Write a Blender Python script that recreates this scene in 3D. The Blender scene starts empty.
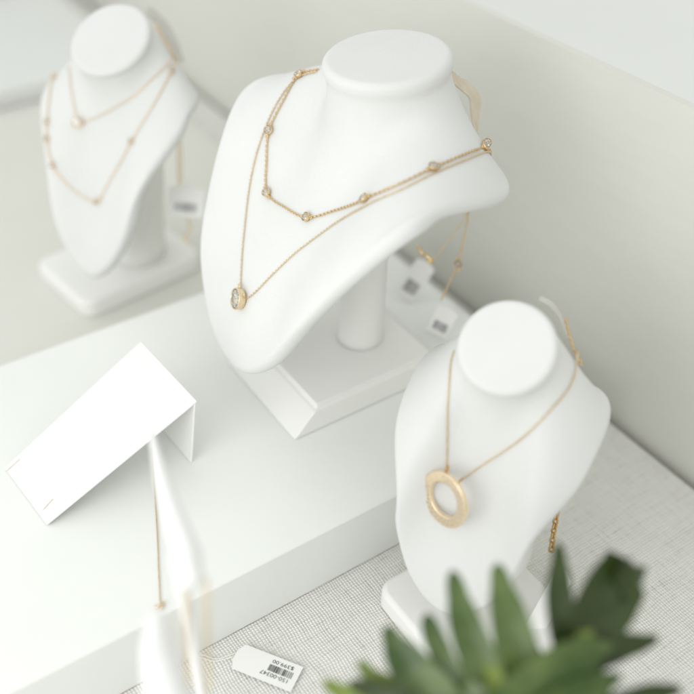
import bpy, math, random
import numpy as np
from mathutils import Vector, Matrix
from mathutils.bvhtree import BVHTree

random.seed(7); RNG = np.random.default_rng(7)
scene = bpy.context.scene
COL = scene.collection
R = math.radians

# ------------------------------------------------------------------ camera
FPX, PITCH, HEAD, CAMH = 944.0, R(39.5), R(33.4), .49     # focal length in px of the 694 px photograph
FWD = np.array([math.sin(HEAD)*math.cos(PITCH), math.cos(HEAD)*math.cos(PITCH), -math.sin(PITCH)])
RGT = np.array([math.cos(HEAD), -math.sin(HEAD), 0.])
UPV = np.cross(RGT, FWD)
EYE = np.array([0., 0., CAMH])
cam_d = bpy.data.cameras.new('camera'); cam = bpy.data.objects.new('camera', cam_d); COL.objects.link(cam)
m = Matrix.Identity(4)
for i in range(3):
    m[i][0], m[i][1], m[i][2], m[i][3] = RGT[i], UPV[i], -FWD[i], EYE[i]
cam.matrix_world = m
cam_d.sensor_width = 36; cam_d.lens = FPX/694*36
cam_d.clip_start = .01; cam_d.clip_end = 50
cam_d.dof.use_dof = True; cam_d.dof.focus_distance = .566; cam_d.dof.aperture_fstop = 2.9
scene.camera = cam

def ray(x, y): return FWD + RGT*(x-347)/FPX - UPV*(y-347)/FPX
def at(x, y, d): return EYE + ray(x, y)*d                 # the point seen at a pixel, d metres along the view axis
def on_z(x, y, z): r = ray(x, y); return EYE + r*(z-EYE[2])/r[2]
def on_x(x, y, X): r = ray(x, y); return EYE + r*(X-EYE[0])/r[0]

# ------------------------------------------------------------------ materials
def mat(name, col, rough=.6, metal=0., spec=.5, **kw):
    mt = bpy.data.materials.new(name); mt.use_nodes = True
    nt = mt.node_tree; b = nt.nodes['Principled BSDF']
    b.inputs['Base Color'].default_value = (*col, 1); b.inputs['Roughness'].default_value = rough
    b.inputs['Metallic'].default_value = metal; b.inputs['Specular IOR Level'].default_value = spec
    for k, v in kw.items(): b.inputs[k.replace('_', ' ')].default_value = v
    return mt, nt, b
def node(nt, t, **kw):
    n = nt.nodes.new(t)
    for k, v in kw.items(): setattr(n, k, v)
    return n
def math_n(nt, op, a, b=None):
    n = nt.nodes.new('ShaderNodeMath'); n.operation = op
    for i, v in enumerate((a, b)):
        if v is None: continue
        if isinstance(v, (int, float)): n.inputs[i].default_value = v
        else: nt.links.new(v, n.inputs[i])
    return n.outputs[0]
def coords(nt): return nt.nodes.new('ShaderNodeTexCoord').outputs['Object']
def noise(nt, vec, scale, detail=4, rough=.55):
    n = nt.nodes.new('ShaderNodeTexNoise'); n.inputs['Scale'].default_value = scale
    n.inputs['Detail'].default_value = detail; n.inputs['Roughness'].default_value = rough
    nt.links.new(vec, n.inputs['Vector']); return n.outputs['Fac']
def ramp(nt, fac, stops):
    n = nt.nodes.new('ShaderNodeValToRGB'); e = n.color_ramp.elements
    for i, (p, c) in enumerate(stops):
        el = e[i] if i < 2 else e.new(p)
        el.position = p; el.color = (*c, 1)
    nt.links.new(fac, n.inputs['Fac']); return n.outputs['Color']
def bump(nt, h, b, strength, dist):
    n = nt.nodes.new('ShaderNodeBump'); n.inputs['Strength'].default_value = strength; n.inputs['Distance'].default_value = dist
    nt.links.new(h, n.inputs['Height']); nt.links.new(n.outputs['Normal'], b.inputs['Normal'])
def grainy(name, c0, c1, scale, rough, bs, bd, bscale, spec=.4, **kw):
    mt, nt, b = mat(name, c0, rough, 0, spec, **kw); v = coords(nt)
    nt.links.new(ramp(nt, noise(nt, v, scale), [(.3, c0), (.7, c1)]), b.inputs['Base Color'])
    bump(nt, noise(nt, v, bscale, 3), b, bs, bd); return mt

M_BUST = grainy('white leatherette', (.71, .715, .705), (.75, .755, .745), 14, .62, .4, .0006, 900, .35)
M_BASE = grainy('white lacquered base', (.82, .82, .795), (.85, .85, .825), 14, .5, .12, .0005, 260, .4)
M_PLINTH = grainy('white painted board', (.80, .815, .79), (.845, .855, .833), 6, .45, .15, .0005, 180, .4)
M_CARD = grainy('white covered card', (.79, .79, .775), (.825, .825, .81), 16, .6, .2, .0005, 700, .3)
M_STAND = grainy('white satin stand', (.87, .87, .87), (.89, .89, .89), 16, .45, .05, .0004, 300, .4)
M_LEDGE = grainy('white ledge paint', (.73, .74, .725), (.76, .77, .755), 6, .5, .1, .0005, 160, .4)
M_PAPER = grainy('tag paper', (.84, .84, .82), (.87, .87, .85), 60, .55, .1, .0002, 900, .3)
M_TAN = grainy('tan tape', (.60, .52, .40), (.70, .63, .50), 120, .4, .3, .0004, 700, .5)
M_TAPE = grainy('clear tape', (.58, .57, .53), (.63, .62, .58), 90, .3, .1, .0003, 700, .5)
M_THREAD = grainy('white thread', (.80, .79, .75), (.86, .85, .81), 300, .7, .3, .0003, 2500, .2)
M_INK = mat('black print', (.02, .02, .022), .5)[0]
M_INKGREY = mat('grey print', (.27, .27, .28), .5)[0]

def wall_mat():
    mt, nt, b = mat('warm grey wall paint', (.6, .6, .56), .65, 0, .3); v = coords(nt)
    mp = node(nt, 'ShaderNodeMapping'); mp.inputs['Scale'].default_value = (1, 3, 14); nt.links.new(v, mp.inputs['Vector'])
    a = noise(nt, mp.outputs[0], 7, 5)
    nt.links.new(ramp(nt, a, [(.3, (.695, .69, .64)), (.7, (.71, .705, .658))]), b.inputs['Base Color'])
    bump(nt, noise(nt, v, 380, 3), b, .2, .0004); return mt
M_WALL = wall_mat()

def linen_mat():
    # plain weave: warp and weft threads crossing over and under each other, with slubs
    mt, nt, b = mat('pale grey linen', (.6, .6, .57), .9, 0, .15); v = coords(nt)
    w = node(nt, 'ShaderNodeTexNoise'); w.inputs['Scale'].default_value = 45; w.inputs['Detail'].default_value = 3
    nt.links.new(v, w.inputs['Vector'])
    off = node(nt, 'ShaderNodeVectorMath', operation='MULTIPLY_ADD')
    nt.links.new(w.outputs['Color'], off.inputs[0]); off.inputs[1].default_value = (.0042, .0042, 0); nt.links.new(v, off.inputs[2])
    s = node(nt, 'ShaderNodeSeparateXYZ'); nt.links.new(off.outputs[0], s.inputs[0])
    p = .00185
    fx = math_n(nt, 'DIVIDE', s.outputs[0], p); fy = math_n(nt, 'DIVIDE', s.outputs[1], p*1.08)
    sx = math_n(nt, 'ABSOLUTE', math_n(nt, 'SINE', math_n(nt, 'MULTIPLY', fx, math.pi)))
    sy = math_n(nt, 'ABSOLUTE', math_n(nt, 'SINE', math_n(nt, 'MULTIPLY', fy, math.pi)))
    par = math_n(nt, 'FLOORED_MODULO', math_n(nt, 'ADD', math_n(nt, 'FLOOR', fx), math_n(nt, 'FLOOR', fy)), 2.0)
    warp = math_n(nt, 'MULTIPLY', math_n(nt, 'POWER', sx, .7), math_n(nt, 'ADD', math_n(nt, 'MULTIPLY', sy, .75), .25))
    weft = math_n(nt, 'MULTIPLY', math_n(nt, 'POWER', sy, .7), math_n(nt, 'ADD', math_n(nt, 'MULTIPLY', sx, .75), .25))
    mix = node(nt, 'ShaderNodeMix', data_type='FLOAT')
    nt.links.new(par, mix.inputs[0]); nt.links.new(warp, mix.inputs[2]); nt.links.new(weft, mix.inputs[3])
    h = mix.outputs[0]
    mp = node(nt, 'ShaderNodeMapping'); mp.inputs['Scale'].default_value = (540, 40, 1); nt.links.new(v, mp.inputs['Vector'])
    mp2 = node(nt, 'ShaderNodeMapping'); mp2.inputs['Scale'].default_value = (40, 500, 1); nt.links.new(v, mp2.inputs['Vector'])
    yarn = math_n(nt, 'ADD', noise(nt, mp.outputs[0], 1, 2), noise(nt, mp2.outputs[0], 1, 2))
    hh = math_n(nt, 'ADD', h, math_n(nt, 'MULTIPLY', yarn, .7))
    c = ramp(nt, math_n(nt, 'MULTIPLY', yarn, .5), [(.30, (.66, .645, .60)), (.44, (.83, .82, .78)), (.66, (.88, .87, .84))])
    gap_shade = ramp(nt, h, [(.04, (.74, .725, .69)), (.28, (1, 1, 1))])     # shade between the yarns, painted as darker colour
    mul = node(nt, 'ShaderNodeMix', data_type='RGBA', blend_type='MULTIPLY'); mul.inputs[0].default_value = 1
    nt.links.new(c, mul.inputs[6]); nt.links.new(gap_shade, mul.inputs[7])
    nt.links.new(mul.outputs[2], b.inputs['Base Color'])
    bump(nt, hh, b, .8, .0008); return mt
M_LINEN = linen_mat()
def gold_mat(name, c0, c1, rough):
    mt, nt, b = mat(name, c0, rough, 1.0); v = coords(nt)
    nt.links.new(ramp(nt, noise(nt, v, 500, 2), [(.3, c0), (.7, c1)]), b.inputs['Base Color']); return mt
M_GOLD = gold_mat('yellow gold', (.70, .52, .29), (.82, .64, .40), .24)
M_GOLDP = gold_mat('pale gold', (.76, .60, .39), (.87, .73, .52), .30)
M_ROSE = gold_mat('rose gold', (.88, .70, .50), (.93, .77, .59), .32)
M_RING = gold_mat('brushed peach gold', (.88, .70, .47), (.95, .80, .60), .30)
M_DARKGOLD = gold_mat('antique gold', (.55, .34, .13), (.68, .45, .20), .28)
M_GEM = mat('clear gemstone', (.97, .98, .96), .0, 0, .6, Transmission_Weight=.85, IOR=2.1)[0]
def leaf_mat(name, c0, c1, rough):
    mt, nt, b = mat(name, c0, rough, 0, .5); v = coords(nt)
    nt.links.new(ramp(nt, noise(nt, v, 38, 3), [(.36, c0), (.64, c1)]), b.inputs['Base Color'])
    b.inputs['Specular IOR Level'].default_value = .45
    bump(nt, noise(nt, v, 220, 3), b, .3, .0008); return mt
M_LEAF = leaf_mat('dark green leaf', (.016, .033, .004), (.034, .058, .008), .40)
M_LEAFL = leaf_mat('mid green leaf', (.036, .075, .012), (.115, .170, .048), .30)
M_LEAFY = leaf_mat('yellow green leaf', (.14, .20, .03), (.20, .27, .05), .4)

# ------------------------------------------------------------------ object helpers
def origin(o):
    p = np.zeros(3)
    while o is not None: p = p + np.array(o.location); o = o.parent
    return p
def tag(o, label=None, cat=None, group=None, kind=None):
    if label: o['label'] = label
    if cat: o['category'] = cat
    if group: o['group'] = group
    if kind: o['kind'] = kind
    return o
def thing(name, loc, label, cat, group=None):
    o = bpy.data.objects.new(name, None); o.empty_display_size = .01; COL.objects.link(o)
    o.location = loc; return tag(o, label, cat, group)
def mesh(name, verts, faces, material, parent=None, loc=None, smooth=True):
    """verts in world space; the object sits at loc (default: the parent's origin)."""
    po = origin(parent) if parent is not None else np.zeros(3)
    o0 = po if loc is None else np.asarray(loc, float)
    me = bpy.data.meshes.new(name)
    me.from_pydata([tuple(np.asarray(v)-o0) for v in verts], [], [tuple(int(i) for i in f) for f in faces]); me.update()
    me.materials.append(material)
    if smooth: me.shade_smooth()
    o = bpy.data.objects.new(name, me); COL.objects.link(o)
    if parent is not None: o.parent = parent
    o.location = o0-po
    return o
class MB:
    def __init__(s): s.v = []; s.f = []
    def add(s, v, f):
        n = len(s.v); s.v += [np.asarray(q, float) for q in v]; s.f += [tuple(i+n for i in q) for q in f]; return s
    def grid(s, P, close_u=False, close_v=False):
        a, b = P.shape[:2]; f = []
        for i in range(a if close_v else a-1):
            for j in range(b if close_u else b-1):
                f.append((i*b+j, i*b+(j+1) % b, ((i+1) % a)*b+(j+1) % b, ((i+1) % a)*b+j))
        return s.add(P.reshape(-1, 3), f)
    def box(s, c, size, ax=None):
        c = np.asarray(c, float); h = np.asarray(size, float)/2
        A = np.eye(3) if ax is None else np.asarray(ax)
        v = [c+A[0]*h[0]*x+A[1]*h[1]*y+A[2]*h[2]*z for x in (-1, 1) for y in (-1, 1) for z in (-1, 1)]
        return s.add(v, [(0, 1, 3, 2), (4, 6, 7, 5), (0, 4, 5, 1), (2, 3, 7, 6), (0, 2, 6, 4), (1, 5, 7, 3)])
    def tube(s, pts, rad, n=8, caps=True):
        pts = np.asarray(pts, float); k = len(pts); rad = np.broadcast_to(np.asarray(rad, float), (k,))
        t = np.gradient(pts, axis=0); t /= np.linalg.norm(t, axis=1)[:, None]+1e-12
        up = np.array([0, 0, 1.]) if abs(t[0][2]) < .9 else np.array([1., 0, 0]); rows = []
        for i in range(k):
            a = np.cross(up, t[i]); a /= np.linalg.norm(a)+1e-12; b = np.cross(t[i], a); up = b
            th = np.arange(n)*2*math.pi/n
            rows.append(pts[i]+rad[i]*(np.cos(th)[:, None]*a+np.sin(th)[:, None]*b))
        base = len(s.v); s.grid(np.array(rows), close_u=True)
        if caps: s.f.append(tuple(base+n-1-j for j in range(n))); s.f.append(tuple(base+(k-1)*n+j for j in range(n)))
        return s
    def build(s, name, material, parent=None, loc=None, smooth=True): return mesh(name, s.v, s.f, material, parent, loc, smooth)
def bevel(o, w, seg=3, angle=30):
    md = o.modifiers.new('bevel', 'BEVEL'); md.width = w; md.segments = seg; md.limit_method = 'ANGLE'; md.angle_limit = R(angle)
    o.data.shade_flat()
    wn = o.modifiers.new('normals', 'WEIGHTED_NORMAL'); wn.keep_sharp = False
    o.data.shade_smooth(); return o
def spline(P, n=24):
    P = np.asarray(P, float); P = np.vstack([2*P[0]-P[1], P, 2*P[-1]-P[-2]]); out = []
    for i in range(1, len(P)-2):
        p0, p1, p2, p3 = P[i-1:i+3]; t = np.linspace(0, 1, n, endpoint=False)[:, None]
        out.append(.5*(2*p1+(p2-p0)*t+(2*p0-5*p1+4*p2-p3)*t*t+(3*p1-p0-3*p2+p3)*t**3))
    return np.vstack(out+[P[-2][None]])
def resample(P, pitch):
    d = np.concatenate([[0], np.cumsum(np.linalg.norm(np.diff(P, axis=0), axis=1))])
    n = max(3, int(d[-1]/pitch)); s = np.linspace(0, d[-1], n+1)
    return np.stack([np.interp(s, d, P[:, i]) for i in range(3)], 1)

# ------------------------------------------------------------------ the setting
def slab(name, x0, x1, y0, y1, z0, z1, material, **kw):
    return MB().box(((x0+x1)/2, (y0+y1)/2, (z0+z1)/2), (x1-x0, y1-y0, z1-z0)).build(name, material, smooth=False)
o = slab('tabletop', -1.2, .4440, -.6, 2.6, -.03, 0, M_LINEN); bevel(o, .004); tag(o, kind='structure')
o = slab('floor', -3, 3, -3, 5, -.75, -.70, M_WALL); tag(o, kind='structure')
o = slab('wall', .45, .456, -.6, 2.6, -.70, .2475, M_WALL); tag(o, kind='structure')
o = slab('window_ledge', .4562, 1.9, -.6, 2.6, .2300, .2474, M_LEDGE); tag(o, kind='structure')
o = slab('plinth', -.75, .393, .309, .565, .0004, .05, M_PLINTH); bevel(o, .0012)
tag(o, 'long low white plinth carrying the largest bust and the folded card ramp', 'plinth')
o = slab('plinth', -.75, .405, 1.085, 1.40, .0004, .022, M_LEDGE); bevel(o, .004)
tag(o, 'low blurred white plinth at the far end of the table, behind the smaller rear bust', 'plinth')
o = slab('display_block', .02, .335, 1.405, 1.60, .0004, .075, M_STAND); bevel(o, .004)
tag(o, 'bright white block at the far end of the table, in the top corner', 'block')

o = slab('linen_shade_board', -.75, .40, .572, 1.06, .0004, .0040, M_WALL); bevel(o, .001)  # added board; its grey stands in for blurred linen lying in shade
tag(o, 'thin flat added board, coloured pale grey for linen in shade, under the smaller rear bust', 'board')

# ------------------------------------------------------------------ necklace busts
def cr(P, n):
    k = len(P); out = []; t = (np.arange(n)/n)[:, None]
    for i in range(k):
        p0, p1, p2, p3 = P[i-1], P[i], P[(i+1) % k], P[(i+2) % k]
        out.append(.5*((2*p1)+(-p0+p2)*t+(2*p0-5*p1+4*p2-p3)*t*t+(-p0+3*p1-3*p2+p3)*t**3))
    return np.concatenate(out)
def low_pass(A, sig=None, keep=None):
    """smooth a periodic sequence along axis 0: gaussian (sig samples) or by keeping the first harmonics"""
    n = len(A); f = np.abs(np.fft.fftfreq(n)*n)
    g = np.exp(-.5*(2*np.pi*f*sig/n)**2) if sig else 1/(1+(f/keep)**8)
    return np.real(np.fft.ifft(np.fft.fft(A, axis=0)*g.reshape((-1,)+(1,)*(A.ndim-1)), axis=0))
def bust_surface(S, n=22, mm=64, edge=.0055, r=.0042, far_lift=0., puck=0.):
    half = [(0, 0, S['tY'], S['tZ'], S['et'], S['kt']), (28, S['aX'], S['aY'], S['aZ'], .7*S['et']+.3*S['em'], S['kt']),
            (55, S['bX'], S['bY'], S['bZ'], S['em'], .5*(S['kt']+S['ks'])), (92, S['sX'], S['sY'], S['sZ'], S['es'], S['ks']),
            (132, S['cX'], S['cY'], S['cZ'], .5*(S['es']+S['eb']), S['kb']), (180, 0, S['kY'], S['kZ'], S['eb'], S['kb'])]
    pts = [list(h) for h in half]+[[360-h[0], -h[1]]+list(h[2:]) for h in half[-2:0:-1]]
    A = np.array(pts, float); A[:, 0] -= np.arange(len(A))*36.
    Q = cr(A, n); Q[:, 4:] = low_pass(Q[:, 4:], n*.8); Q[:, 0] = low_pass(Q[:, 0], n*.4)
    az = np.radians(Q[:, 0]+np.arange(len(Q))*36./n); rim = low_pass(Q[:, 1:4], n*.16); e = np.radians(Q[:, 4]); k = Q[:, 5]
    d = R(S['delta']); ax = np.array([0, math.sin(d), math.cos(d)]); ey = np.array([0, math.cos(d), -math.sin(d)]); ex = np.array([1., 0, 0])
    rad = np.sin(az)[:, None]*ex+np.cos(az)[:, None]*ey
    N0 = S['rd']*rad
    D = np.linalg.norm(rim-N0, axis=1)[:, None]
    hd = rim[:, :2]-np.array([0, -.01]); hd /= np.linalg.norm(hd, axis=1)[:, None]
    tan = np.concatenate([hd*np.cos(e)[:, None], -np.sin(e)[:, None]], 1)
    lip = .0085                                                  # the head is a rounded puck, a little wider than the neck under it
    N = (S['rd']-.0017)*rad-ax*lip
    h1 = (S['h1']+(S['h1s']-S['h1'])*np.sin(az)**2)[:, None]
    Q1 = N+(-ax-rad*(1-S['rn'])*.5)*np.clip(h1*D-lip, .004, .07)
    Q2 = rim-tan*k[:, None]*D
    tmax = 1-edge*1.0/(3*k*D[:, 0])
    t = (np.linspace(0, 1, mm)[:, None]*tmax)[:, :, None]
    lin = N+(rim-N)*t
    P = (1-t)**3*N+3*(1-t)**2*t*Q1+3*(1-t)*t*t*Q2+t**3*rim
    P = lin+low_pass((P-lin).transpose(1, 0, 2), n*.85).transpose(1, 0, 2)
    wgt = np.clip(np.sin(np.linspace(0, math.pi, mm)), 0, 1)[:, None, None]**.6
    P = P*(1-wgt)+wgt*low_pass(P.transpose(1, 0, 2), keep=5).transpose(1, 0, 2)
    if far_lift:                                                 # that shoulder slopes up to the neck a little higher
        aa = np.arange(P.shape[1])*360./P.shape[1]; tt = np.linspace(0, 1, mm)
        P[..., 2] += far_lift*np.exp(-((aa-252)/34)**2)[None]*(np.clip(np.sin(math.pi*tt**.8), 0, 1)**1.5)[:, None]
    # outward normals of the skirt
    du = (np.roll(P, -1, 1)-np.roll(P, 1, 1)); dv = np.gradient(P, axis=0)
    nn = np.cross(du, dv); nn /= np.linalg.norm(nn, axis=-1, keepdims=True)+1e-12
    if (nn[5]*rad).sum() < 0: nn = -nn
    tv = dv/(np.linalg.norm(dv, axis=-1, keepdims=True)+1e-12)
    rows = []
    rd = S['rd']
    for q in np.linspace(.02, 1, 14): rows.append((rd-r)*q*rad+ax*.0005*(1-q*q))
    for q in np.linspace(0, 1, 9)[1:]:
        a = q*math.pi/2; rows.append((rd-r+r*math.sin(a))*rad-ax*r*(1-math.cos(a)))
    for q in np.linspace(0, 1, 6)[1:-1]: rows.append((rd-.0017*(q*q*(3-2*q)))*rad-ax*(r+(lip-r)*q))
    rows = [q+ax*puck*max(0, 1-i/(len(rows)-1))**.35 if i > 21 else q+ax*puck for i, q in enumerate(rows)]
    rows += list(P)
    for a in np.linspace(0, math.pi, 11)[1:]:
        rows.append(P[-1]-nn[-1]*edge+edge*(math.cos(a)*nn[-1]+math.sin(a)*tv[-1]))
    for i in range(mm-2, int(mm*.35), -3): rows.append(P[i]-nn[i]*2*edge)
    return np.array(rows)
def to_world(P, yaw, pos, sc):
    y = R(yaw); f = np.array([math.sin(y), math.cos(y), 0]); r = np.array([-math.cos(y), math.sin(y), 0])
    return np.asarray(pos)+sc*(P[..., 0:1]*r+P[..., 1:2]*f+P[..., 2:3]*np.array([0, 0, 1.]))
class Bust: pass
def rounded_rect(x0, x1, y0, y1, rc, n=6):
    out = []
    for cx, cy, a0 in ((x1-rc, y1-rc, 0), (x0+rc, y1-rc, 90), (x0+rc, y0+rc, 180), (x1-rc, y0+rc, 270)):
        for q in range(n+1):
            a = R(a0+90*q/n); out.append((cx+rc*math.cos(a), cy+rc*math.sin(a)))
    return out
def base_block(name, x0, x1, y0, y1, z0, prof, rc, rot, material, parent):
    """prof: (inset in x, inset in y, height); a plate with rounded corners and a stepped or bevelled edge."""
    c = np.array([(x0+x1)/2, (y0+y1)/2]); rows = []
    for ix, iy, h in prof:
        P = np.array(rounded_rect(x0+ix, x1-ix, y0+iy, y1-iy, max(rc-min(ix, iy), .0012)))-c
        ca, sa = math.cos(rot), math.sin(rot)
        P = P@np.array([[ca, sa], [-sa, ca]])+c
        rows.append(np.column_stack([P, np.full(len(P), z0+h)]))
    G = np.array(rows); mb = MB(); mb.grid(G, close_u=True); n = G.shape[1]
    mb.f.append(tuple(range(n-1, -1, -1))); mb.f.append(tuple((len(rows)-1)*n+j for j in range(n)))
    o = mb.build(name, material, parent, smooth=False)
    return o
def make_bust(S, P, label, base, post, z0, edge=.0055, **kw):
    yaw, x, y, z, sc = P
    W = to_world(bust_surface(S, edge=edge/sc, **kw), yaw, (x, y, z), sc)
    x0, x1, y0, y1, prof, rc, rot = base
    root = thing('necklace_bust', ((x0+x1)/2, (y0+y1)/2, z0), label, 'necklace bust')
    mb = MB(); mb.grid(W, close_u=True); n = W.shape[1]
    mb.f.append(tuple(range(n))); mb.f.append(tuple(len(mb.v)-1-j for j in range(n)))
    b = Bust(); b.root = root; b.form = mb.build('bust_form', M_BUST, root)
    import bmesh
    bm = bmesh.new(); bm.from_mesh(b.form.data); bmesh.ops.recalc_face_normals(bm, faces=bm.faces); bm.to_mesh(b.form.data); bm.free()
    b.base = bevel(base_block('base', x0, x1, y0, y1, z0+.0004, prof, rc, rot, M_BASE, root), .0012, 2, 25)
    pb = MB(); pb.tube(post[0], post[1], 40); b.post = pb.build('post', M_BASE, root)
    b.bvh = BVHTree.FromPolygons([tuple(v) for v in mb.v], mb.f)
    return b
def surf_at(b, px, py, off=.0007):
    """the point of the bust's skin seen at a pixel (or the nearest to that line of sight)"""
    d = ray(px, py); d = d/np.linalg.norm(d)
    h = b.bvh.ray_cast(Vector(EYE), Vector(d))
    if h[0] is None:
        best = None
        for t in np.linspace(.35, 1.1, 300):
            q = b.bvh.find_nearest(Vector(EYE+d*t))
            if best is None or q[3] < best[3]: best = q
        h = best
    n = np.array(h[1])
    if n@d > .2: n = -n
    return np.array(h[0])+n*off, n
def snap(b, P, off):
    out, nr = [], []
    for p in P:
        q = b.bvh.find_nearest(Vector(p)); n = np.array(p)-np.array(q[0])
        nn = np.array(q[1]);
        if nn@n < 0: nn = -nn
        out.append(np.array(q[0])+nn*off); nr.append(nn)
    return np.array(out), np.array(nr)

SM = {'delta': 4.8477, 'rd': 0.0381, 'h1': 0.4213, 'h1s': 0.4002, 'kt': 0.4745, 'ks': 0.2058, 'kb': 0.2468, 'et': 91.6168, 'em': 52.3269, 'es': 32.6384, 'eb': 63.3555, 'tY': 0.1175, 'tZ': -0.1789, 'aX': 0.0383, 'aY': 0.1142, 'aZ': -0.1633, 'bX': 0.0712, 'bY': 0.099, 'bZ': -0.1152, 'sX': 0.1012, 'sY': 0.0468, 'sZ': -0.0424, 'cX': 0.0819, 'cY': -0.04, 'cZ': -0.0594, 'kY': -0.0516, 'kZ': -0.0579, 'rn': 0.993}
PM = [275.0566, 0.3088, 0.4259, 0.271, 1.0]
SL = {'delta': 32.3125, 'rd': 0.0368, 'h1': 0.373, 'h1s': 0.3769, 'kt': 0.2975, 'ks': 0.2454, 'kb': 0.2799, 'et': 83.3009, 'em': 61.9836, 'es': 38.0409, 'eb': 58.3106, 'tY': 0.0835, 'tZ': -0.1992, 'aX': 0.0329, 'aY': 0.077, 'aZ': -0.1644, 'bX': 0.0502, 'bY': 0.0583, 'bZ': -0.1133, 'sX': 0.0769, 'sY': 0.0151, 'sZ': -0.0608, 'cX': 0.0671, 'cY': -0.0323, 'cZ': -0.0528, 'kY': -0.0461, 'kZ': -0.0557, 'rn': 0.9731}
PLB = [238.1371, 0.229, 0.6663, 0.2233, 0.8662]
SF = {'delta': 35.7361, 'rd': 0.032, 'h1': 0.3645, 'h1s': 0.332, 'kt': 0.3341, 'ks': 0.2754, 'kb': 0.2548, 'et': 94.8494, 'em': 67.6539, 'es': 38.9005, 'eb': 56.941, 'tY': 0.0767, 'tZ': -0.1893, 'aX': 0.0323, 'aY': 0.0695, 'aZ': -0.1671, 'bX': 0.0482, 'bY': 0.0572, 'bZ': -0.1118, 'sX': 0.0706, 'sY': 0.0111, 'sZ': -0.0766, 'cX': 0.0655, 'cY': -0.0509, 'cZ': -0.0594, 'kY': -0.0487, 'kZ': -0.0575, 'rn': 0.9668}
PF = [240.015, 0.2729, 0.2659, 0.1837, 0.8073]

STEP = [(0, 0, 0), (.001, 0, .0015), (.0165, .0006, .0165), (.0185, .0022, .0168), (.0192, .0028, .0205)]
bust_m = make_bust(SM, PM, 'largest white necklace bust, standing on the plinth, wearing two fine gold necklaces',
                   (.212, .3445, .384, .478, STEP, .0015, 0),
                   ([(.294, .429, .070), (.2945, .429, .075), (.297, .429, .13), (.301, .428, .20), (.304, .428, .235)], [.0165, .0158, .0152, .0148, .014]), .05, far_lift=.0075, puck=.0035)
bust_l = make_bust(SL, PLB, 'smaller blurred white bust behind the plinth, wearing two rose gold necklaces',
                   (.155, .275, .648, .738, [(0, 0, 0), (.0005, .0005, .013), (.003, .003, .0155)], .012, R(8)),
                   ([(.231, .690, .0175), (.2315, .688, .034), (.235, .680, .09), (.239, .674, .15), (.238, .672, .19)], [.0255, .025, .0245, .0235, .016]), .0040)
bust_f = make_bust(SF, PF, 'white bust nearest the plant, standing on the linen and wearing a gold ring pendant',
                   (.2065, .294, .192, .2835, [(0, 0, 0), (.0005, .0005, .012), (.003, .003, .0145)], .011, 0),
                   ([(.272, .257, .013), (.2725, .2575, .03), (.277, .262, .08), (.280, .268, .12)], [.0155, .015, .0145, .013]), 0)

# ------------------------------------------------------------------ jewellery
def link_mesh(length, width, wire, k=12, n=6):
    """one stadium-shaped link, long axis x, flat in xy"""
    a = np.arange(k)*2*math.pi/k; rows = []
    for q in a:
        cx, cy = math.cos(q), math.sin(q)
        c = np.array([(length/2-wire)*np.sign(cx)*abs(cx)**.7, (width/2-wire)*np.sign(cy)*abs(cy)**.8, 0])
        o = np.array([cx, cy, 0]); th = np.arange(n)*2*math.pi/n
        rows.append(c+wire*(np.cos(th)[:, None]*o+np.sin(th)[:, None]*np.array([0, 0, 1.])))
    return np.array(rows)
def chain(P, Nrm, pitch, width, wire, material, parent, name='chain', turn=45):
    P = np.asarray(P); L = link_mesh(pitch*1.62, width, wire); mb = MB()
    for i in range(len(P)-1):
        c = (P[i]+P[i+1])/2; t = P[i+1]-P[i]; t /= np.linalg.norm(t)+1e-12
        n = Nrm[i]-t*(Nrm[i]@t); n /= np.linalg.norm(n)+1e-9
        s = np.cross(n, t); a = R(turn if i % 2 else turn-90)+random.uniform(-.12, .12)
        u, w = math.cos(a)*s+math.sin(a)*n, -math.sin(a)*s+math.cos(a)*n
        mb.grid(c+L[..., 0:1]*t+L[..., 1:2]*u+L[..., 2:3]*w, close_u=True, close_v=True)
    return mb.build(name, material, parent)
def drape(b, pix, pitch, off, behind=0., tail=None):
    """chain path lying on a bust through the given pixels; continues round the back for `behind` metres at its start"""
    P = [surf_at(b, *q, off)[0] for q in pix]
    S = spline(P, 20)
    if behind:                                                   # round the back of the neck, under the head
        y, dl = R(b.yaw), R(b.S['delta']); f = np.array([math.sin(y), math.cos(y), 0]); r = np.array([-math.cos(y), math.sin(y), 0])
        up = np.array([0, 0, 1.])*math.cos(dl)+f*math.sin(dl); ff = f*math.cos(dl)-np.array([0, 0, 1.])*math.sin(dl)
        ring = [b.pos+b.sc*(-up*behind+.042*(math.sin(R(q))*r+math.cos(R(q))*ff)) for q in (-178, -160, -142, -124, -108)]
        S = np.vstack([spline(np.vstack([snap(b, ring, off)[0], S[:1]]), 12)[:-1], S])
    S = resample(S, pitch); S, N = snap(b, S, off)
    for _ in range(2): S[1:-1] = .25*S[:-2]+.5*S[1:-1]+.25*S[2:]
    S, N = snap(b, S, off)
    if tail is not None:
        T = resample(spline(np.vstack([S[-1], tail]), 16), pitch)
        S = np.vstack([S, T[1:]]); N = np.vstack([N, np.tile(np.array([-.5, -.7, .5]), (len(T)-1, 1))])
    return S, N
for b, p, q in ((bust_m, PM, SM), (bust_l, PLB, SL), (bust_f, PF, SF)): b.yaw = p[0]; b.pos = np.array(p[1:4]); b.sc = p[4]; b.S = q

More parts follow.
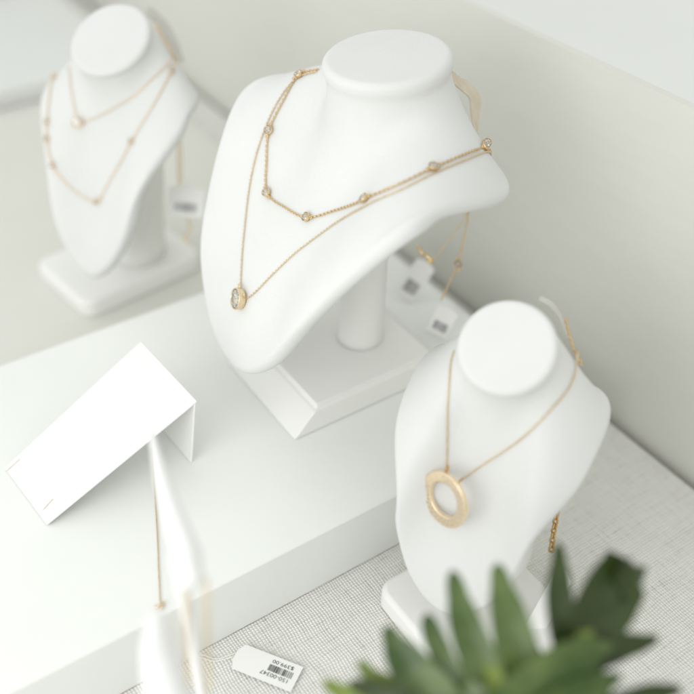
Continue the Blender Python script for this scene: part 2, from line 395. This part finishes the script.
def lathe(prof, n=28):
    th = np.arange(n)*2*math.pi/n
    return np.array([[(r*math.cos(a), r*math.sin(a), z) for a in th] for r, z in prof])
def gem_geo(r, n=8):
    """brilliant cut: table, crown, girdle, pavilion; z up, girdle at z 0"""
    V, F = [], []
    def ring(rr, z, off): 
        i = len(V); V.extend([(rr*math.cos(2*math.pi*(k+off)/n), rr*math.sin(2*math.pi*(k+off)/n), z) for k in range(n)]); return i
    a = ring(.55*r, .34*r, 0); b_ = ring(.82*r, .20*r, .5); c = ring(r, .03*r, 0); c2 = ring(r, -.03*r, 0); d = ring(.55*r, -.42*r, .5)
    V.append((0, 0, -.86*r)); F.append(tuple(a+k for k in range(n)))
    for k in range(n):
        k1 = (k+1) % n
        F += [(a+k, b_+k, a+k1), (a+k, c+k, b_+k), (b_+k, c+k1, a+k1), (c+k, c+k1, b_+k), (c+k, c2+k, c2+k1, c+k1),
              (c2+k, d+k, c2+k1), (c2+k1, d+k, d+k1), (d+k, len(V)-1, d+k1)]
    return np.array(V), F
def frame(n, up):
    n = n/np.linalg.norm(n); x = up-n*(up@n); x /= np.linalg.norm(x); return np.array([x, np.cross(n, x), n])
_bez = {}
def bezel(parent, p, n, along, r, material, loops=True, h=None, stretch=1.0, gem=True, gem_r=.86):
    """a round bezel cup with a gemstone; copies share one mesh per size"""
    h = h or r*.95; key = (round(r, 5), material.name, loops, round(h, 5), round(stretch, 2))
    if key not in _bez:
        G = lathe([(r*.3, -h*.55), (r*.78, -h*.5), (r*.96, -h*.2), (r*1.0, h*.25), (r*.98, h*.42), (r*.92, h*.46), (r*.87, h*.40), (r*.84, h*.1), (r*.5, -h*.2), (r*.1, -h*.25)])
        mb = MB(); mb.grid(G, close_u=True); nn = G.shape[1]; mb.f.append(tuple(range(nn)))
        if loops:
            for sgn in (-1, 1):
                L = link_mesh(r*.95, r*.75, r*.15, 12, 6); mb.grid(L*1.0+np.array([sgn*r*1.28, 0, -h*.05]), close_u=True, close_v=True)
        mb.v = [q*np.array([stretch, 1, 1]) for q in mb.v]
        me = bpy.data.meshes.new('bezel'); me.from_pydata([tuple(q) for q in mb.v], [], mb.f); me.update(); me.materials.append(material); me.shade_smooth()
        V, F = gem_geo(r*gem_r); V = V*np.array([stretch, 1, 1])+np.array([0, 0, h*.30])
        mg = bpy.data.meshes.new('gemstone'); mg.from_pydata([tuple(q) for q in V], [], F); mg.update(); mg.materials.append(M_GEM)
        _bez[key] = (me, mg)
    me, mg = _bez[key]; A = frame(np.asarray(n), np.asarray(along))
    o = bpy.data.objects.new('bezel', me); COL.objects.link(o); o.parent = parent
    M = Matrix.Identity(4)
    for i in range(3):
        for j in range(3): M[i][j] = A[j][i]
        M[i][3] = (np.asarray(p)-origin(parent))[i]
    o.matrix_local = M
    if gem:
        g = bpy.data.objects.new('gemstone', mg); COL.objects.link(g); g.parent = o
    return o
def station(parent, b, S, px, py, r, material, off, **kw):
    p, n = surf_at(b, px, py, off)
    i = int(np.argmin(np.linalg.norm(S-p, axis=1))); i = min(max(i, 1), len(S)-2)
    return bezel(parent, S[i]+n*r*.25, n, S[i+1]-S[i-1], r, material, **kw)

# --- station necklace on the largest bust
VIEW = -FWD
NK = 'necklaces on the three busts'
st_px = [(299, 76), (270, 130), (268, 193), (308, 218), (366, 200), (433, 169), (483, 147)]
back = lambda px, py, X: on_x(px, py, X)
nk = thing('necklace', surf_at(bust_m, 308, 218)[0], 'gold station chain set with small clear stones, upper one on the largest bust', 'necklace')
path = [(315, 71.5), (308, 72.5), (299, 77), (285, 99), (270, 130), (267, 160), (268, 193), (286, 208), (308, 218), (336, 211), (366, 200), (400, 185), (433, 169), (460, 157), (476, 150.5)]
de = float((surf_at(bust_m, 484, 148)[0]-EYE)@FWD)
tail = [at(483.5, 147.5, de-.0012), at(489, 149, de+.008), at(490.5, 156, de+.025), at(485, 176, de+.06), at(470, 206, .640), at(467, 222, .648), at(462, 245, .652), at(458, 264, .655), at(450, 281, .657), at(441, 300, .658)]
S, N = drape(bust_m, path, .00155, .0011, .028, tail)
chain(S, N, .00155, .0017, .00030, M_GOLD, nk)
for px, py in st_px: station(nk, bust_m, S, px, py, .0030, M_GOLD, .0011)
bezel(nk, at(486.5, 143, de+.006), np.array([-.2, -.75, .5]), np.array([.3, 0, 1.]), .0030, M_GOLD, loops=False)
bezel(nk, at(458, 264, .655), VIEW, np.array([0.2, 0, -1.]), .0030, M_GOLD)
# --- solitaire pendant necklace
nk = thing('necklace', surf_at(bust_m, 242, 299)[0], 'longer fine gold chain with one round clear stone pendant, on the largest bust', 'necklace')
path = [(315, 73), (308, 74.5), (296.5, 79.5), (279, 101), (265, 130), (254.5, 163), (248, 200), (244, 240), (241.5, 288)]
S, N = drape(bust_m, path, .00125, .0009, .030)
path2 = [(246.5, 299), (252, 296), (260, 288.5), (275, 273), (300, 250), (330, 228), (352, 214), (366, 206.5), (400, 191), (433, 174.5), (462, 162), (478, 155)]
de = float((surf_at(bust_m, 484, 150)[0]-EYE)@FWD)
tail = [at(488.5, 151.5, de+.004), at(491, 156, de+.02), at(487, 176, de+.06), at(469, 207, .640), at(464, 219, .648), at(448, 241, .652), at(434, 259, .655), at(425, 256, .655), at(417, 246, .655)]
S2, N2 = drape(bust_m, path2, .00125, .0009, 0, tail)
mbS = chain(S, N, .00125, .00125, .00024, M_GOLDP, nk)
chain(S2, N2, .00125, .00125, .00024, M_GOLDP, nk)
p, n = surf_at(bust_m, 242.5, 299.5, .003)
n2 = n+np.array([-.35, .05, .05])
bz = bezel(nk, p, n2, UPV, .0062, M_GOLDP, loops=False, h=.0062, stretch=1.12)
mb = MB(); A = frame(n2, UPV)
L = link_mesh(.0034, .0028, .00045, 14, 8)
mb.grid(p+A[0]*.0079+(L[..., 0:1]*A[0]+L[..., 1:2]*A[1]+L[..., 2:3]*A[2]), close_u=True, close_v=True)
q = p-A[1]*.0062+A[0]*.0022
mb.grid(q+(L[..., 0:1]*-A[1]+L[..., 1:2]*A[0]+L[..., 2:3]*A[2])*.7, close_u=True, close_v=True)
mb.build('bail', M_GOLDP, nk)
mb = MB()
for q0, q1 in (((423, 253), (434, 262)), ((426, 260), (433, 263)), ((417, 246), (424, 256))):
    a, c = at(*q0, .654), at(*q1, .654); f = np.linspace(0, 1, 7)[:, None]
    mb.tube(a*(1-f)+c*f, [.0006, .0012, .0015, .0013, .0015, .0012, .0006], 8)
mb.build('clasp', M_GOLD, nk)

# --- two necklaces on the rear bust
s3 = lambda L: [(x/3.017, y/3.017) for x, y in L]
nk = thing('necklace', surf_at(bust_l, 78, 124)[0], 'short rose gold chain with one small pendant bead, on the rear bust', 'necklace')
S, N = drape(bust_l, s3([(208, 185), (211, 215), (216, 270), (225, 320), (237, 372), (262, 365), (300, 350), (350, 322), (400, 290), (450, 246), (490, 210), (512, 183)]), .0016, .001, .0)
chain(S, N, .0016, .0011, .00022, M_ROSE, nk)
station(nk, bust_l, S, 78.5, 124, .0042, M_ROSE, .002, loops=False)
nk = thing('necklace', surf_at(bust_l, 97, 202)[0], 'long rose gold station chain, lower of the two on the rear bust', 'necklace')
path = s3([(206, 187), (185, 208), (164, 236), (152, 285), (146, 340), (143, 420), (160, 500)])+[(68.6, 186), (84, 197), (97, 202), (104, 192), (113, 176), (132, 142), (152, 108), (165, 84), (171, 71), (173, 64)]
tail = [at(176, 60, .745), at(181, 85, .765), at(180, 110, .775), at(181, 135, .775), at(182, 165, .775), at(182, 184, .775)]
S, N = drape(bust_l, path, .0019, .0012, .0, tail)
chain(S, N, .0019, .0013, .00026, M_ROSE, nk)
for px, py in [(54.5, 78), (48, 121), (47.4, 140), (53, 165), (97, 202), (132, 142), (171, 70)]: station(nk, bust_l, S, px, py, .0023, M_ROSE, .0012)
T = resample(spline([at(171, 62, .735), at(174, 85, .77), at(177, 110, .776), at(178, 140, .776), at(179, 188, .776)], 16), .0019)
chain(T, np.tile(VIEW, (len(T), 1)), .0019, .0022, .0005, M_ROSE, nk, 'extension_chain')
T = resample(spline([at(187, 216, .776), at(190, 228, .776), at(184, 238, .777), at(189, 244, .777)], 16), .0016)
chain(T, np.tile(VIEW, (len(T), 1)), .0016, .0026, .0007, M_ROSE, nk, 'extension_chain')

# --- ring pendant necklace on the front bust
nk = thing('necklace', surf_at(bust_f, 446, 497)[0], 'gold chain with a large open ring pendant, on the bust beside the plant', 'necklace')
S, N = drape(bust_f, [(452, 360), (450, 380), (447.6, 405), (446.8, 440), (446.3, 470)], .0013, .0008, .024)
chain(S, N, .0013, .0012, .00024, M_GOLDP, nk)
tail = [at(578, 352, .505), at(576, 380, .53), at(566, 450, .545), at(558, 505, .548), at(555, 524, .548), at(553, 536, .548), at(551, 552, .548)]
S, N = drape(bust_f, [(461, 480), (482, 465), (504, 451), (527, 434), (548, 412), (562, 396), (570, 384), (575, 366)], .0013, .0008, 0, tail[:4])
chain(S, N, .0013, .0012, .00024, M_GOLDP, nk)
T = resample(spline(tail[3:], 16), .0026)
chain(T, np.tile(VIEW, (len(T), 1)), .0026, .0042, .0007, M_DARKGOLD, nk, 'extension_chain')
p, n = surf_at(bust_f, 446, 494, .0092)
A = frame(VIEW*.60-RGT*.76-UPV*.24, UPV+RGT*-.2)
ro, ri, hh = .0162, .0099, .0023
prof = [(ri, -hh*.42), (ri+.0004, -hh*.5), (ro-.0004, -hh*.5), (ro, -hh*.4), (ro, hh*.38), (ro-.0005, hh*.5), (ro-.0010, hh*.53), ((ro+ri)/2, hh*.54), (ri+.0010, hh*.53), (ri+.0005, hh*.5), (ri, hh*.38)]
th = np.arange(96)*2*math.pi/96
G = np.array([[p+A[0]*r*math.cos(a)*1.0+A[1]*r*math.sin(a)+A[2]*z for r, z in prof] for a in th])
mb = MB(); mb.grid(G, close_u=True, close_v=True)
ring = mb.build('ring_pendant', M_RING, nk); wn = ring.modifiers.new('normals', 'WEIGHTED_NORMAL'); wn.weight = 90
mb = MB()
for k in range(46):                                              # pavé beads set into the face of the ring
    a = R(50+k*6.4); rr = (ro+ri)/2+(.0011 if k % 2 else -.0011)
    c = p+A[0]*rr*math.cos(a)+A[1]*rr*math.sin(a)+A[2]*hh*.55
    V, F = gem_geo(.00085, 6); mb.add([c+q[0]*A[0]+q[1]*A[1]+q[2]*A[2] for q in V], F)
mb.build('pave_stones', M_GEM, ring, smooth=False)
mb = MB(); L = link_mesh(.0036, .0030, .0005, 14, 8)
for q in (at(447, 468.5, float((p-EYE)@FWD)-.004), at(460.5, 480.5, float((p-EYE)@FWD)-.002)):
    d = q-p; d /= np.linalg.norm(d); s = np.cross(A[2], d)
    mb.grid(q+L[..., 0:1]*d+L[..., 1:2]*A[2]+L[..., 2:3]*s, close_u=True, close_v=True)
mb.build('bail', M_DARKGOLD, nk)

# --- tapes and straps at the back of the necks
def strip(name, edges, material, th, label=None, cat=None, parent=None, sub=6):
    """a thin bent band; edges = list of (left point, right point)"""
    E0 = spline([e[0] for e in edges], sub) if sub > 1 else np.array([e[0] for e in edges])
    E1 = spline([e[1] for e in edges], sub) if sub > 1 else np.array([e[1] for e in edges])
    t = np.gradient((E0+E1)/2, axis=0); s = E1-E0; n = np.cross(t, s); n /= np.linalg.norm(n, axis=1)[:, None]+1e-12
    rows = np.stack([E0-n*th/2, E1-n*th/2, E1+n*th/2, E0+n*th/2], 1)
    mb = MB(); mb.grid(rows, close_u=True); k = len(rows)
    mb.f += [(3, 2, 1, 0), tuple((k-1)*4+j for j in range(4))]
    loc = (E0[0]+E1[0])/2
    o = mb.build(name, material, parent, loc if parent is None else None, smooth=False)
    if label: tag(o, label, cat)
    return o
strip('neck_tape', [(at(449, 68, .575), at(449, 80, .568)), (at(459, 77, .590), at(455, 85, .578)), (at(469, 83, .598), at(463, 92, .584)), (at(480.5, 97, .604), at(469.5, 99, .588)),
      (at(479, 113, .602), at(471, 115, .588)), (at(478.5, 126, .598), at(473, 126, .586)), (at(476.5, 136, .592), at(475, 133, .586))], M_TAN, .0008,
      'folded tan tape looped behind the neck of the largest bust', 'tape', sub=4)
strip('neck_tape', [(at(148, 6, .735), at(146, 14, .725)), (at(160, 15, .742), at(155, 22, .73)), (at(170, 27, .745), at(163, 34, .735)), (at(179, 45, .745), at(170, 48, .737)), (at(184, 62, .745), at(174, 62, .738))], M_TAPE, .0008,
      'pale tape looped behind the neck of the blurred rear bust', 'tape', sub=4)
T = resample(spline([at(156, 24, .722), at(163, 38, .722), at(170, 50, .722), at(177, 62, .728)], 16), .0019)
rose_back = thing('chain_end', T[0], 'thick rose gold chain end behind the neck of the rear bust', 'chain')
chain(T, np.tile(VIEW, (len(T), 1)), .0019, .0032, .0007, M_ROSE, rose_back)
strip('neck_tape', [(at(541, 296, .516), at(538, 300, .512)), (at(553, 303, .518), at(549.5, 307, .514)), (at(562, 317, .520), at(559, 319, .516)), (at(569, 336, .520), at(566.5, 337, .516))], M_TAPE, .0005,
      'thin pale tape behind the neck of the bust beside the plant', 'tape', sub=4)
T = resample(spline([at(565, 318, .506), at(569, 334, .506), at(574, 350, .506), at(582, 365, .508)], 16), .0016)
gb = thing('chain_end', T[0], 'amber gold chain end behind the neck of the bust beside the plant', 'chain')
chain(T, np.tile(VIEW, (len(T), 1)), .0014, .0022, .0005, M_GOLD, gb)

# ------------------------------------------------------------------ price tags
def text_mesh(body, size):
    cu = bpy.data.curves.new('print', 'FONT'); cu.body = body; cu.size = size; cu.resolution_u = 3
    o = bpy.data.objects.new('print', cu); COL.objects.link(o)
    dg = bpy.context.evaluated_depsgraph_get(); me = bpy.data.meshes.new_from_object(o.evaluated_get(dg))
    v = np.array([tuple(q.co) for q in me.vertices]); f = [tuple(p.vertices) for p in me.polygons]
    bpy.data.objects.remove(o); bpy.data.curves.remove(cu); bpy.data.meshes.remove(me); return v, f
def barcode(mb, O, X, Y, Zn, x0, x1, y0, y1, seed):
    rg = random.Random(seed); x = x0
    while x < x1:
        w = rg.choice((.3, .3, .5, .8))*.0011*((x1-x0)/.022); g = rg.choice((.35, .5, .8))*.0011*((x1-x0)/.022)
        w = min(w, x1-x)
        mb.box(O+X*(x+w/2)+Y*(y0+y1)/2+Zn*.00012, (w, y1-y0, .0001), (X, Y, Zn)); x += w+g
def price_tag(label, corners, th=.0004, big=False, seed=1, group=None):
    """corners: text-side order: O = lower left of the printed face, then lower right, upper right, upper left; narrow nose beyond the left edge"""
    c = [np.asarray(q, float) for q in corners]
    X = c[1]-c[0]; w = np.linalg.norm(X); X = X/w; Y = c[3]-c[0]; Y = Y-X*(Y@X); h = np.linalg.norm(Y); Y = Y/h; Z = np.cross(X, Y)
    O = c[0]; root = thing('price_tag', O, label, 'price tag', group)
    out = [(0, 0), (w, 0), (w, h), (0, h), (-.0, h)]
    if big: out = [(0, 0), (.0, 0), (w, 0), (w+.0028, h*.30), (w+.0028, h*.68), (w, h), (0, h)]
    else: out = [(0, 0), (w, 0), (w, h*.9), (w*.62, h*.98), (w*.6, h), (w*.4, h), (w*.38, h*.98), (0, h*.9)]
    n = len(out); V = [O+X*a+Y*b for a, b in out]+[O+X*a+Y*b-Z*th for a, b in out]
    F = [tuple(range(n)), tuple(range(2*n-1, n-1, -1))]+[(i, i+n, (i+1) % n+n, (i+1) % n) for i in range(n)]
    mesh('paper', V, F, M_PAPER, root, smooth=False)
    return root, O, X, Y, Z, w, h
# the readable tag on the linen (lies upside down to the viewer)
zt = .0022
cA, cB, cC, cD = on_z(303.5, 667, zt), on_z(246, 644.5, zt), on_z(240, 676, zt), on_z(291, 692, zt)
Xd = cB-cA; Yd = cD-cA
# reading direction: from the right end towards the upper left; first line (number) lies nearest the viewer
O = cA; X = Xd/np.linalg.norm(Xd); Yn = np.cross(np.array([0, 0, 1.]), X)
if Yn@(cD-cA) < 0: Yn = -Yn
w = np.linalg.norm(Xd); h = float((cD-cA)@Yn)
root, O, X, Y, Z, w, h = price_tag('white price tag lying on the linen in front of the plinth, reading $399.00', [O, O+X*w, O+X*w+Yn*h, O+Yn*h], big=True)
pr = MB()
def put(body, x, y, width, height):
    v, f = text_mesh(body, 1.0); lo, hi = v.min(0), v.max(0); s = (v-lo)/(hi-lo+1e-9)
    pr.add([O+X*(x+q[0]*width)+Y*(y+q[1]*height)+Z*.00012 for q in s], f)
put('$399.00', .0045, h*.12, w*.36, h*.155)
put('150-00347', .0045, h*.64, w*.46, h*.145)
barcode(pr, O, X, Y, Z, .0035, w*.50, h*.34, h*.585, 5)
pr.build('print', M_INK, root, smooth=False)
nose = O+X*(w+.0028)+Y*h*.5
mb = MB()
mb.tube(spline([nose+Y*.0015+Z*.0003, on_z(215, 661, .001), on_z(200, 657.5, .0012), on_z(188, 659, .0012), on_z(178, 664.5, .001), on_z(160, 668, .001)], 10), .00035, 6)
mb.tube(spline([nose-Y*.001+Z*.0003, on_z(217, 659, .001), on_z(203, 655, .0016), on_z(190, 656.5, .0012), on_z(178, 663, .001), on_z(158, 667, .001)], 10), .00035, 6)
mb.build('string', M_THREAD, root)
# small tags hanging from the chains
def hang_tag(label, pxs, X0, seed, depth=None):
    P = [(at(*q, depth) if depth else on_x(*q, X0)) for q in pxs]
    root, O, X, Y, Z, w, h = price_tag(label, P, seed=seed)
    if Z@(EYE-O) < 0: Zs = -Z
    else: Zs = Z
    pr = MB(); 
    barcode(pr, O+(Zs*.0001 if Zs is Z else Zs*.0005), X, Y, Zs, w*.2, w*.85, h*.14, h*.44, seed)
    pr.build('print', M_INKGREY, root, smooth=False)
    hole = O+X*w*.5+Y*h*.9; mb = MB(); mb.tube(spline([hole, hole+Y*.004+X*.0006, hole+Y*.009], 6), .0004, 6); mb.build('string', M_THREAD, root)
    return root
hang_tag('white price tag beside the post of the largest bust, in its shade', [(395, 291), (413, 303), (420, 253), (398, 241)], 0, 11, float((on_z(404, 300, .0535)-EYE)@FWD))
hang_tag('white price tag below the gold chain ends, between the largest bust and the wall', [(426, 329), (446, 339), (451, 306), (428, 297)], 0, 12, float((on_z(436, 339, .0535)-EYE)@FWD))
hang_tag('white price tag hanging behind the post of the blurred rear bust', [(167, 215), (202, 218), (204, 188), (170, 184)], 0, 13, .772)
tg = price_tag('plain white tag standing behind the bust beside the plant, half hidden by leaves', [at(524, 628, .548), at(541, 638, .548), at(547, 566, .552), at(535, 553, .552)], seed=14)[0]

# ------------------------------------------------------------------ folded card ramp on the plinth
ramp_root = thing('card_ramp', (.1, .433, .05), 'white folded card ramp with two small slits, lying empty on the plinth', 'display ramp')
t = .0016
cA, cB = np.array([.0458, .4626, .0504]), np.array([.0521, .4033, .0504])       # front edge on the plinth
cC, cD = on_z(197, 402, .1035), on_z(141, 342, .1035)                           # folded top edge
def panel(name, p, up, th):
    """a flat card with corners p (in order), thickened against `up`"""
    n = np.cross(p[1]-p[0], p[3]-p[0]); n /= np.linalg.norm(n)
    if n@up < 0: n = -n
    V = list(p)+[q-n*th for q in p]
    f = [(0, 1, 2, 3), (7, 6, 5, 4)]+[(i, i+4, (i+1) % 4+4, (i+1) % 4) for i in range(4)]
    o = mesh(name, V, f, M_CARD, ramp_root, smooth=False)
    import bmesh
    bm = bmesh.new(); bm.from_mesh(o.data); bmesh.ops.recalc_face_normals(bm, faces=bm.faces); bm.to_mesh(o.data); bm.free()
    return bevel(o, .0006, 3), n
zz = np.array([0, 0, .0018])
_, nrm = panel('sloping_panel', [cA+zz, cB+zz, cC+zz*.5, cD+zz*.5], np.array([0, 0, 1.]), t)
o0 = (cA+cB)/2+zz
fR = on_z(193, 462, .0504); fL = fR+(cD-cC)*np.array([1, 1, 0])
inn = np.array([-.0004, 0, -.0012])
panel('back_panel', [cC+inn, cD+inn, fL, fR], np.array([1., 0, 0]), t)
for q0, q1 in (((5.5, 472), (20, 459)), ((43, 510), (53, 499))):
    def onp(px, py):
        r = ray(px, py); p0 = o0+nrm*.0002; k = ((p0-EYE)@nrm)/(r@nrm); return EYE+r*k
    a, c = onp(*q0), onp(*q1); f = np.linspace(0, 1, 6)[:, None]
    mb = MB(); mb.tube(a*(1-f)+c*f+nrm*.0001, [.0001, .00022, .0003, .00024, .00028, .0001], 6); mb.build('slit_edge', M_TAN, ramp_root)
# fine chain with a bow charm lying on the plinth
nk = thing('necklace', on_z(160, 606, .05), 'thin gold chain with a tiny bow charm lying across the plinth edge', 'necklace')
T = resample(spline([on_z(152, 448, .0508), on_z(154, 480, .0508), on_z(157, 530, .0508), on_z(158.5, 570, .0508), on_z(160, 603, .0508)], 16), .0010)
chain(T, np.tile([0, 0, 1.], (len(T), 1)), .0010, .0010, .00022, M_GOLDP, nk)
mb = MB(); c = on_z(160.5, 606, .0516); L = link_mesh(.0034, .0022, .0005, 14, 8)
for s in (-1, 1):
    u = np.array([.72*s, .45, 0.]); u /= np.linalg.norm(u); v = np.array([-u[1], u[0], 0])
    mb.grid(c+u*.0017+L[..., 0:1]*u+L[..., 1:2]*v+L[..., 2:3]*np.array([0, 0, 1.]), close_u=True, close_v=True)
    mb.tube([c, c+np.array([.0007*s, -.0022, 0])], [.0006, .0004], 6)
mb.build('bow_charm', M_GOLDP, nk)

# ------------------------------------------------------------------ white necklace stand close to the camera
st = thing('necklace_stand', (.0825, .258, 0), 'blurred white stand with two arms, close in front of the plinth', 'necklace stand')
def blade(name, pts, rad):
    P = spline(pts, 10); r = np.interp(np.linspace(0, len(pts)-1, len(P)), range(len(pts)), rad)
    mb = MB(); mb.tube(P, r, 24); mb.build(name, M_STAND, st)
blade('arm', [at(152, 435, 0.4370), at(162, 478, 0.4140), at(176, 522, 0.3910), at(187, 553, 0.3772), at(190, 574, 0.3680), at(191, 586, 0.3643)], [.0014, .0034, .0049, .0056, .0052, .0034])
blade('arm', [at(158, 612, 0.3772), at(157, 626, 0.3726), at(158, 650, 0.3634), at(164, 680, 0.3496), at(174, 720, 0.3358), at(184, 770, 0.3220)], [.0022, .0048, .0066, .0078, .0083, .0083])
pt = at(177, 556, 0.3790)
mb = MB(); mb.tube([pt, pt*np.array([1, 1, .6]), pt*np.array([1, 1, .3]), pt*np.array([1, 1, .0])+np.array([0, 0, .004])], [.0030, .0026, .0026, .0026], 16); mb.build('post', M_STAND, st)
o = base_block('base', pt[0]-.045, pt[0]+.0044, pt[1]-.075, pt[1]+.004, .0004, [(0, 0, 0), (.0004, .0004, .004), (.0015, .0015, .005)], .006, 0, M_STAND, st)
nk = thing('necklace', at(205, 583, .368), 'blurred fine gold chain hanging from the end of the white stand', 'necklace')
for px in (186, 206):
    T = resample(spline([at(px, 578, .369), at(px+.5, 620, .371), at(px+1.5, 668, .374), at(px+2, 690, .376)], 10), .0018)
    chain(T, np.tile(VIEW, (len(T), 1)), .0018, .0020, .0004, M_GOLDP, nk)

# ------------------------------------------------------------------ plant in the foreground
plant = thing('plant', (.19, .075, 0), 'dark green lobed foliage, blurred in the near corner of the picture', 'plant')
def lobe(mb, pts, wid, d0, d1, fold=.25, bend=.006, n=9, near=.84, wide=1.0):
    """one leaf lobe: midline pixels root -> tip, half widths in px; curls away from the camera towards its tip"""
    K = len(pts); P = np.array(pts, float)
    Q = spline(np.column_stack([P, np.linspace(d0, d1, K)*near]), 8); W = np.interp(np.linspace(0, K-1, len(Q)), range(K), wid)
    W = np.convolve(np.pad(W, 2, mode='edge'), np.ones(5)/5, 'valid'); W = np.maximum(W, 8.5)*np.sqrt(np.clip(1-np.linspace(0, 1, len(W))**7, 0, 1))+.3
    rows = []
    for i in range(len(Q)):
        c = at(*Q[i]); t = at(*Q[min(i+1, len(Q)-1)])-at(*Q[max(i-1, 0)]); t /= np.linalg.norm(t)
        s = np.cross(t, VIEW); s /= np.linalg.norm(s); nr = np.cross(s, t)
        if nr@VIEW < 0: nr = -nr
        hw = W[i]*wide*Q[i][2]/FPX; u = np.linspace(-1, 1, n); f = i/len(Q)
        rows.append(np.array([c+s*hw*q+nr*(hw*fold*abs(q)**1.3-bend*f*f)+nr*.0003*math.sin(9*q+i*.7) for q in u]))
    top = np.array(rows)
    mb.grid(top); b0 = len(mb.v)
    nrm = np.array(VIEW)*.0005
    mb.grid((top-nrm)[:, ::-1])
    return mb
DP = .445
def leaf(lobes, material, fold=.25, wide=1.0):
    mb = MB()
    for L in lobes: lobe(mb, *L, fold=fold, wide=wide)
    return mb.build('leaf', material, plant)
# dark right-hand leaf
leaf([([(575, 668), (566, 640), (560, 600), (561, 570), (562, 541)], [14, 15, 14, 11, 2], .44, .455),
      ([(560, 672), (585, 640), (605, 605), (625, 575), (637, 561)], [12, 26, 31, 30, 14], .44, .455),
      ([(600, 606), (609, 582), (614, 566), (613, 549)], [10, 14, 11, 2], .448, .456),
      ([(620, 590), (636, 578), (646, 576), (655, 577)], [12, 12, 8, 2], .448, .456),
      ([(622, 578), (634, 566), (640, 558)], [12, 9, 2], .448, .456),
      ([(560, 672), (590, 657), (620, 648), (645, 645), (667, 643)], [14, 17, 14, 10, 2], .438, .452)], M_LEAF)
# mid green leaf on the left with upright lobes
leaf([([(530, 715), (520, 665), (510, 620), (503, 590), (499, 562)], [16, 17, 14, 10, 2], .435, .45),
      ([(500, 720), (485, 675), (469, 635), (460, 603), (453, 570)], [14, 15, 13, 10, 2], .435, .45),
      ([(478, 725), (460, 690), (444, 660), (435, 640), (426, 614)], [10, 9, 8, 6, 2], .437, .45),
      ([(465, 735), (440, 705), (415, 675), (397, 650), (384, 626)], [16, 19, 17, 12, 3], .435, .45),
      ([(545, 720), (530, 690), (520, 670), (512, 655)], [22, 20, 14, 4], .43, .44),
      ([(480, 735), (470, 710), (455, 690), (448, 678)], [22, 20, 14, 4], .43, .44)], M_LEAFL, wide=1.34)
leaf([([(440, 740), (415, 710), (390, 692), (372, 680), (356, 662)], [16, 16, 14, 11, 3], .44, .452),
      ([(420, 745), (385, 715), (355, 700), (335, 692), (318, 686)], [12, 13, 12, 8, 2], .44, .452)], M_LEAFY)
leaf([([(425, 740), (400, 708), (380, 695), (362, 690), (345, 688)], [14, 14, 12, 8, 2], .43, .44)], M_LEAF)
leaf([([(520, 745), (500, 700), (484, 665), (474, 640)], [20, 20, 14, 4], .452, .462),
      ([(450, 750), (430, 712), (412, 690), (398, 670)], [20, 20, 14, 4], .452, .462),
      ([(560, 740), (548, 700), (538, 668), (532, 640)], [20, 20, 14, 4], .452, .462)], M_LEAF)
# broad pale sheen leaf nearest the camera
leaf([([(480, 735), (520, 705), (560, 672), (595, 655), (622, 650)], [26, 30, 26, 18, 3], .420, .432),
      ([(520, 740), (560, 712), (600, 690), (630, 680)], [24, 24, 18, 3], .418, .43)], M_LEAFL, fold=.12)
leaf([([(560, 760), (600, 720), (640, 700), (672, 694), (690, 700)], [16, 18, 14, 8, 2], .425, .44)], M_LEAF)
leaf([([(505, 735), (500, 700), (493, 670), (488, 655)], [12, 12, 8, 2], .428, .438), ([(570, 690), (578, 660), (586, 635), (590, 615)], [6, 6, 5, 2], .434, .444)], M_LEAFY)
mb = MB()
root_p = np.array([.19, .075, 0])
for q in (at(530, 735, .363), at(470, 740, .363), at(575, 690, .370), at(425, 748, .368), at(560, 765, .357)):
    mb.tube(spline([q, (q+root_p)/2+np.array([0, -.01, .02]), root_p+np.array([0, 0, .002])], 8), np.linspace(.0015, .003, 17), 8)
mb.build('stem', M_LEAF, plant)

# ------------------------------------------------------------------ light
w = bpy.data.worlds.new('World'); scene.world = w; w.use_nodes = True
nt = w.node_tree; bg = nt.nodes['Background']
tc = nt.nodes.new('ShaderNodeTexCoord'); dp = nt.nodes.new('ShaderNodeVectorMath'); dp.operation = 'DOT_PRODUCT'
dv = Vector((-.80, .10, .60)).normalized(); dp.inputs[1].default_value = dv
nt.links.new(tc.outputs['Generated'], dp.inputs[0])
fac = math_n(nt, 'MULTIPLY_ADD', dp.outputs['Value'], .5); fac.node.inputs[2].default_value = .5
rp = ramp(nt, fac, [(0, (.46, .455, .42)), (.42, (.68, .685, .65)), (.62, (.83, .85, .82)), (.86, (.96, .985, .965))])
nt.links.new(rp, bg.inputs[0]); bg.inputs[1].default_value = 1.045
def area(name, loc, target, size, energy, col, size_y=None):
    ld = bpy.data.lights.new(name, 'AREA'); ld.energy = energy; ld.color = col; ld.size = size
    if size_y: ld.shape = 'RECTANGLE'; ld.size_y = size_y
    o = bpy.data.objects.new(name, ld); COL.objects.link(o); o.location = loc
    o.rotation_euler = (Vector(target)-Vector(loc)).to_track_quat('-Z', 'Y').to_euler(); return o
area('window_light', (-.46, .10, .44), (.15, .34, .08), .6, 2.15, (1, .995, .98), .45)

scene.render.engine = 'CYCLES'
scene.cycles.use_denoising = True
scene.cycles.max_bounces = 10; scene.cycles.transmission_bounces = 8
scene.view_settings.view_transform = 'Standard'; scene.view_settings.look = 'None'
scene.view_settings.exposure = 0.11; scene.view_settings.gamma = 1.0
